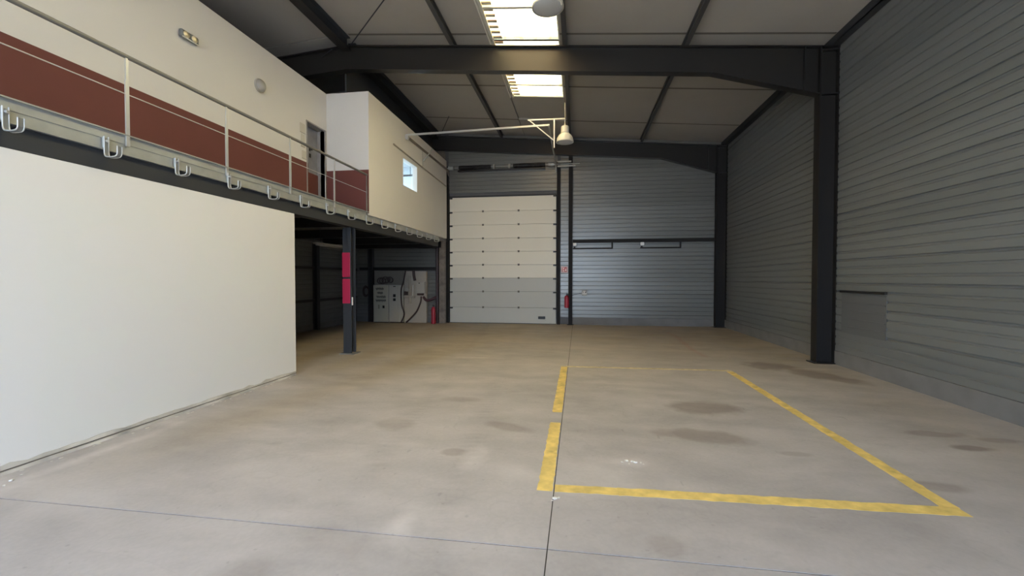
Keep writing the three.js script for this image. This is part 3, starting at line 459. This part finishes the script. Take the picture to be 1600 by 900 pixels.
// ---------------------------------------------------------------- hanging lamps
function bellLamp(label, x, yRim, z, r) {
  const g = thing('hanging_lamp', label, 'lamp', [x, yRim, z], 'white bell lamps hanging from the roof'), s = r / 0.24;
  const P = (a) => a.map(([q, y]) => new THREE.Vector2(q * s, y * s));
  mesh('lamp_shade', new THREE.LatheGeometry(P([[0.228, 0], [0.24, 0.005], [0.238, 0.03], [0.215, 0.12], [0.175, 0.19], [0.125, 0.235], [0.105, 0.25], [0.1, 0.25], [0.12, 0.23], [0.17, 0.183], [0.208, 0.115], [0.228, 0.03], [0.228, 0]]), 36), M.lampWhite, g);
  mesh('gear_housing', new THREE.LatheGeometry(P([[0, 0.25], [0.11, 0.25], [0.115, 0.27], [0.105, 0.3], [0.105, 0.42], [0.095, 0.44], [0.04, 0.455], [0, 0.455]]), 28), M.lampWhite, g);
  const lens = new THREE.SphereGeometry(0.225 * s, 28, 8, 0, Math.PI * 2, Math.PI / 2, Math.PI / 2); lens.scale(1, 0.18, 1); lens.translate(0, 0.012 * s, 0); mesh('lens', lens, M.lampGlass, g);
  mesh('cord', rod([0, 0.45 * s, 0], [0, T(x) - yRim, 0], 0.008, 6), M.frame, g); mesh('hook', tube([[0, 0.45 * s, 0], [0.02, 0.48 * s, 0], [0, 0.51 * s, 0], [-0.02, 0.48 * s, 0]], 0.006, 6, true), M.galvBright, g);
  mesh('latch', rod([0.2 * s, 0.0, 0.13 * s], [0.21 * s, -0.05 * s, 0.13 * s], 0.006, 6), M.galvBright, g);
  return g;
}
bellLamp('white bell lamp hanging before the far gable, below the second rooflight', -0.38, 5.58, -12.6, 0.25);
bellLamp('nearest white bell lamp at the top edge, hanging before the first rooflight', -0.48, 5.92, -6.9, 0.25);

// ---------------------------------------------------------------- fire gear and signs by the door
function extinguisher(label, x, y, z, h, r) {
  const g = thing('fire_extinguisher', label, 'fire extinguisher', [x, y, z]);
  const b = h * 0.82; mesh('cylinder', new THREE.LatheGeometry([[0, 0], [r * 0.9, 0], [r, 0.02], [r, b * 0.82], [r * 0.8, b * 0.93], [r * 0.3, b], [0, b]].map((p) => new THREE.Vector2(...p)), 24), M.redGloss, g);
  mesh('valve', [rod([0, b, 0], [0, b + 0.05, 0], 0.022), rbx(-0.015, 0.015, b + 0.04, b + 0.06, -0.02, 0.1, 0.004), rbx(-0.015, 0.015, b + 0.075, b + 0.09, -0.02, 0.1, 0.004)], M.black, g);
  mesh('hose', tube([[0.02, b + 0.03, 0.02], [0.07, b + 0.02, 0.05], [r + 0.02, b * 0.6, 0.05], [r + 0.015, b * 0.2, 0.04]], 0.012, 6), M.black, g);
  mesh('wall_bracket', rbx(-0.05, 0.05, b * 0.5, b * 0.58, -r - 0.05, -r + 0.01, 0.003), M.black, g); return g;
}
extinguisher('red fire extinguisher hung on the dark post right of the sectional door', -0.4, 0.64, -15.86, 0.55, 0.085);
extinguisher('red fire extinguisher at the foot of the rusty post left of the door', -5.36, 0, -15.7, 0.78, 0.09);
{ const t = canvasTex(128, 128, (c) => { c.fillStyle = '#c9a8a0'; c.fillRect(0, 0, 128, 128); c.fillStyle = '#b03c36'; c.fillRect(24, 18, 82, 94); c.fillStyle = '#f0ddd6'; c.fillRect(34, 44, 26, 62); c.fillRect(40, 30, 14, 16); c.fillRect(30, 26, 36, 7); c.fillStyle = '#c9473f'; c.fillRect(38, 56, 18, 22); c.fillStyle = '#f0ddd6'; c.beginPath(); c.moveTo(78, 104); c.quadraticCurveTo(112, 84, 92, 56); c.quadraticCurveTo(86, 44, 96, 26); c.quadraticCurveTo(74, 44, 80, 62); c.quadraticCurveTo(70, 82, 78, 104); c.fill(); });
  const w = 0.25, g = new THREE.BoxGeometry(w, 0.23, 0.006); tag(mesh('fire_sign', g, [M.whitePlastic, M.whitePlastic, M.whitePlastic, M.whitePlastic, std('#ffffff', 0.5, { map: t }), M.whitePlastic]), 'small red and white fire extinguisher sign between door track and post', 'sign').position.set(-0.49, 2.03, -16.165); }
{ const t = canvasTex(128, 128, (c) => { c.fillStyle = '#85847e'; c.fillRect(0, 0, 128, 128); c.fillStyle = '#c9c7be'; c.beginPath(); c.arc(64, 66, 50, 0, 7); c.fill(); c.fillStyle = '#3a3a38'; c.fillRect(78, 36, 24, 26); c.fillRect(30, 40, 12, 18); c.strokeStyle = '#77756c'; c.lineWidth = 7; c.beginPath(); c.arc(64, 70, 34, 0.5, 2.6); c.stroke(); });
  tag(mesh('wall_notice', new THREE.BoxGeometry(0.22, 0.22, 0.006), [M.whitePlastic, M.whitePlastic, M.whitePlastic, M.whitePlastic, std('#ffffff', 0.6, { map: t }), M.whitePlastic]), 'small square white sign with dark marks on the far wall, right of the post', 'sign').position.set(0.24, 1.17, -16.165);
  tag(mesh('sign_cable', tube([[-0.2, 1.08, -16.15], [-0.05, 1.12, -16.15], [0.1, 1.16, -16.15]], 0.008, 6), M.steel), 'short cable running from the dark post to the small white sign', 'cable'); }

// ---------------------------------------------------------------- electrical corner under the mezzanine
tag(mesh('backing_board', rbx(-7.9, -6.5, 0.0, 2.0, -16.13, -16.1, 0.004), M.boardDark), 'dull wooden board on the wall behind the electrical cabinets', 'board');
{ const scr = canvasTex(128, 256, (c, w, h) => { c.fillStyle = '#b3af9d'; c.fillRect(0, 0, w, h); c.strokeStyle = '#4a4a46'; c.lineWidth = 4; for (const [y, n, x0, x1] of [[22, 9, 20, 92], [52, 7, 34, 84], [80, 10, 26, 110], [106, 12, 20, 112]]) { c.beginPath(); c.moveTo(x0, y); for (let i = 1; i <= n * 2; i++) c.lineTo(x0 + (x1 - x0) * i / (2 * n), y + (i % 2 ? -6 : 5) + 3 * rnd()); c.stroke(); } c.fillStyle = '#83806f'; c.fillRect(42, 138, 12, 28); });
  const g = thing('electrical_cabinet', 'tall grey electrical cabinet with handwritten marks, leftmost of the two', 'cabinet', [-7.82, 0, -16.08]);
  mesh('cabinet_body', rbx(0, 0.62, 0.03, 1.45, 0, 0.26, 0.008), M.cabinet, g); const d = mesh('cabinet_door', new THREE.BoxGeometry(0.58, 1.38, 0.02), [M.cabinet, M.cabinet, M.cabinet, M.cabinet, std('#ffffff', 0.55, { map: scr }), M.cabinet], g); d.position.set(0.31, 0.74, 0.272);
  mesh('door_lock', rbx(0.39, 0.47, 0.56, 0.66, 0.28, 0.3, 0.006), M.black, g); mesh('plinth', bx(0.02, 0.6, 0, 0.035, 0.01, 0.24), M.steel, g); }
{ const g = thing('electrical_cabinet', 'grey electrical cabinet with two black switches, rightmost of the two', 'cabinet', [-7.18, 0, -16.08]);
  mesh('cabinet_body', rbx(0, 0.56, 0.03, 1.45, 0, 0.25, 0.008), M.cabinet, g); mesh('cabinet_door', rbx(0.02, 0.37, 0.06, 1.42, 0.25, 0.275, 0.006), M.cabinet, g); mesh('side_cover', rbx(0.39, 0.54, 0.06, 1.42, 0.25, 0.265, 0.006), M.cabinet, g);
  mesh('switch', rbx(0.18, 0.28, 0.99, 1.1, 0.27, 0.3, 0.008), M.black, g); mesh('switch', rbx(0.18, 0.28, 0.84, 0.94, 0.27, 0.3, 0.008), M.black, g); mesh('vent', bx(0.18, 0.28, 1.38, 1.41, 0.27, 0.278), M.black, g); mesh('plinth', bx(0.02, 0.54, 0, 0.035, 0.01, 0.23), M.steel, g); }
tag(mesh('white_panel', rbx(-6.6, -5.72, 0.0, 1.98, -16.08, -15.92, 0.006), M.board), 'tall pale panel standing right of the electrical cabinets', 'panel');
{ const g = thing('junction_box', 'grey junction box with black cable outlet on the tall pale panel', 'junction box', [-6.08, 1.14, -15.92]); mesh('box_body', rbx(0, 0.36, 0, 0.44, 0, 0.16, 0.02), M.greyPlastic, g); mesh('box_lid', rbx(0.02, 0.34, 0.06, 0.42, 0.155, 0.175, 0.01), M.greyPlastic, g); mesh('cable_gland', rbx(0.04, 0.28, -0.08, 0.01, 0.03, 0.13, 0.01), M.hose, g); mesh('lid_screw', rbx(0.12, 0.17, 0.37, 0.4, 0.17, 0.182, 0.004), M.black, g); }
{ const g = thing('pipe_manifold', 'white pipework with valves on the pale panel, left of the junction box', 'pipework', [-6.35, 0.85, -15.85]);
  mesh('pipe', [rod([0, -0.1, 0], [0, 0.95, 0], 0.05), rod([-0.14, 0.3, 0], [-0.14, 0.85, 0], 0.035), rod([-0.24, 0.15, 0], [0.2, 0.15, 0], 0.045)], M.board, g); mesh('pipe', [rod([0.1, 0.15, 0], [0.14, 0.6, 0], 0.03)], M.lampWhite, g); mesh('gauge', rod([-0.08, 0.42, 0.04], [-0.08, 0.42, 0.08], 0.07, 16), M.greyPlastic, g); mesh('valve', rbx(-0.2, -0.06, 0.22, 0.36, 0.02, 0.08, 0.01), M.hose, g); }
tag(mesh('hose', tube([[-5.88, 1.02, -15.8], [-5.9, 0.8, -15.78], [-6.05, 0.45, -15.75], [-6.32, 0.16, -15.75], [-6.46, 0.03, -15.72]], 0.03), M.hose), 'thick dark hose looping down the pale panel from the junction box to the floor', 'hose');
tag(mesh('hose', tube([[-6.52, 2.0, -15.85], [-6.58, 1.6, -15.8], [-6.66, 1.25, -15.76], [-6.64, 0.7, -15.76], [-6.54, 0.35, -15.76], [-6.66, 0.03, -15.74]], 0.028), M.hose), 'dark cable running down between the right cabinet and the pale panel', 'cable');
tag(mesh('hose', tube([[-6.2, 2.0, -15.85], [-6.18, 1.8, -15.84], [-6.14, 1.62, -15.84]], 0.055), M.hose), 'short thick dark hose at the top of the pale panel', 'hose');
tag(mesh('pipe', tube([[-5.8, 1.0, -15.82], [-5.68, 0.88, -15.8], [-5.5, 0.9, -15.8], [-5.3, 1.0, -15.82]], 0.05), std([0.07, 0.03, 0.035], 0.5)), 'dark pipe from the pale panel to the rusty post', 'pipe');
{ const c = []; for (let i = 0; i < 3; i++) { const t = new THREE.TorusGeometry(0.17 - 0.02 * i, 0.02, 8, 24); t.scale(0.7, 1.2, 1); t.translate(0.03 * i, 0, 0.03 * i); c.push(t); } const m = mesh('cable_coil', c, M.hose); m.position.set(-8.2, 1.2, -15.95); tag(m, 'black cable coil hanging on the dark wall post by the cabinets', 'cable'); }
{ const c = []; for (let i = 0; i < 5; i++) { const t = new THREE.TorusGeometry(0.1 + 0.03 * rnd(), 0.018, 8, 20); t.rotateX(0.9 * (rnd() - 0.5)); t.rotateY(1.2 * (rnd() - 0.5)); t.translate(-7.6 + 0.1 * i, 1.6 + 0.06 * rnd(), -16.0 + 0.05 * rnd()); c.push(t); } tag(mesh('cable_tangle', c, M.hose), 'tangle of dark cables on top of the left electrical cabinet', 'cable'); }

// ---------------------------------------------------------------- crumbs on the floor
function crumbs(label, x, z, list) { const g = thing('plaster_chips', label, 'debris', [x, 0, z]); for (const [dx, dz, s] of list) { const k = new THREE.IcosahedronGeometry(s, 0), p = k.attributes.position; for (let i = 0; i < p.count; i++) { const q = 0.75 + 0.5 * hash(Math.round(p.getX(i) * 1e4), Math.round(p.getZ(i) * 1e4), 5); p.setXYZ(i, p.getX(i) * q, p.getY(i) * 0.45 * q, p.getZ(i) * q); } k.computeVertexNormals(); k.translate(dx, s * 0.38, dz); mesh('chip', k, M.chip, g); } }
crumbs('white plaster chip lying on the floor joint before the yellow bay', -0.17, -3.33, [[0, 0, 0.022], [0.03, -0.02, 0.012], [-0.02, 0.03, 0.01]]);
crumbs('scatter of small pale chips inside the yellow marked bay', 0.5, -4.12, [[-0.09, 0.02, 0.014], [-0.05, -0.01, 0.02], [0.0, 0.0, 0.016], [0.03, 0.015, 0.022], [0.08, 0.01, 0.012], [0.1, 0.04, 0.009], [-0.03, 0.05, 0.008]]);
crumbs('small pale plaster fragments at the foot of the near white partition', -4.7, -2.95, [[0, 0, 0.02], [0.06, 0.08, 0.014], [-0.05, -0.1, 0.012]]);

scene.traverse((o) => { if (o.isMesh) { o.castShadow = true; o.receiveShadow = true; } });
renderer.render(scene, camera);
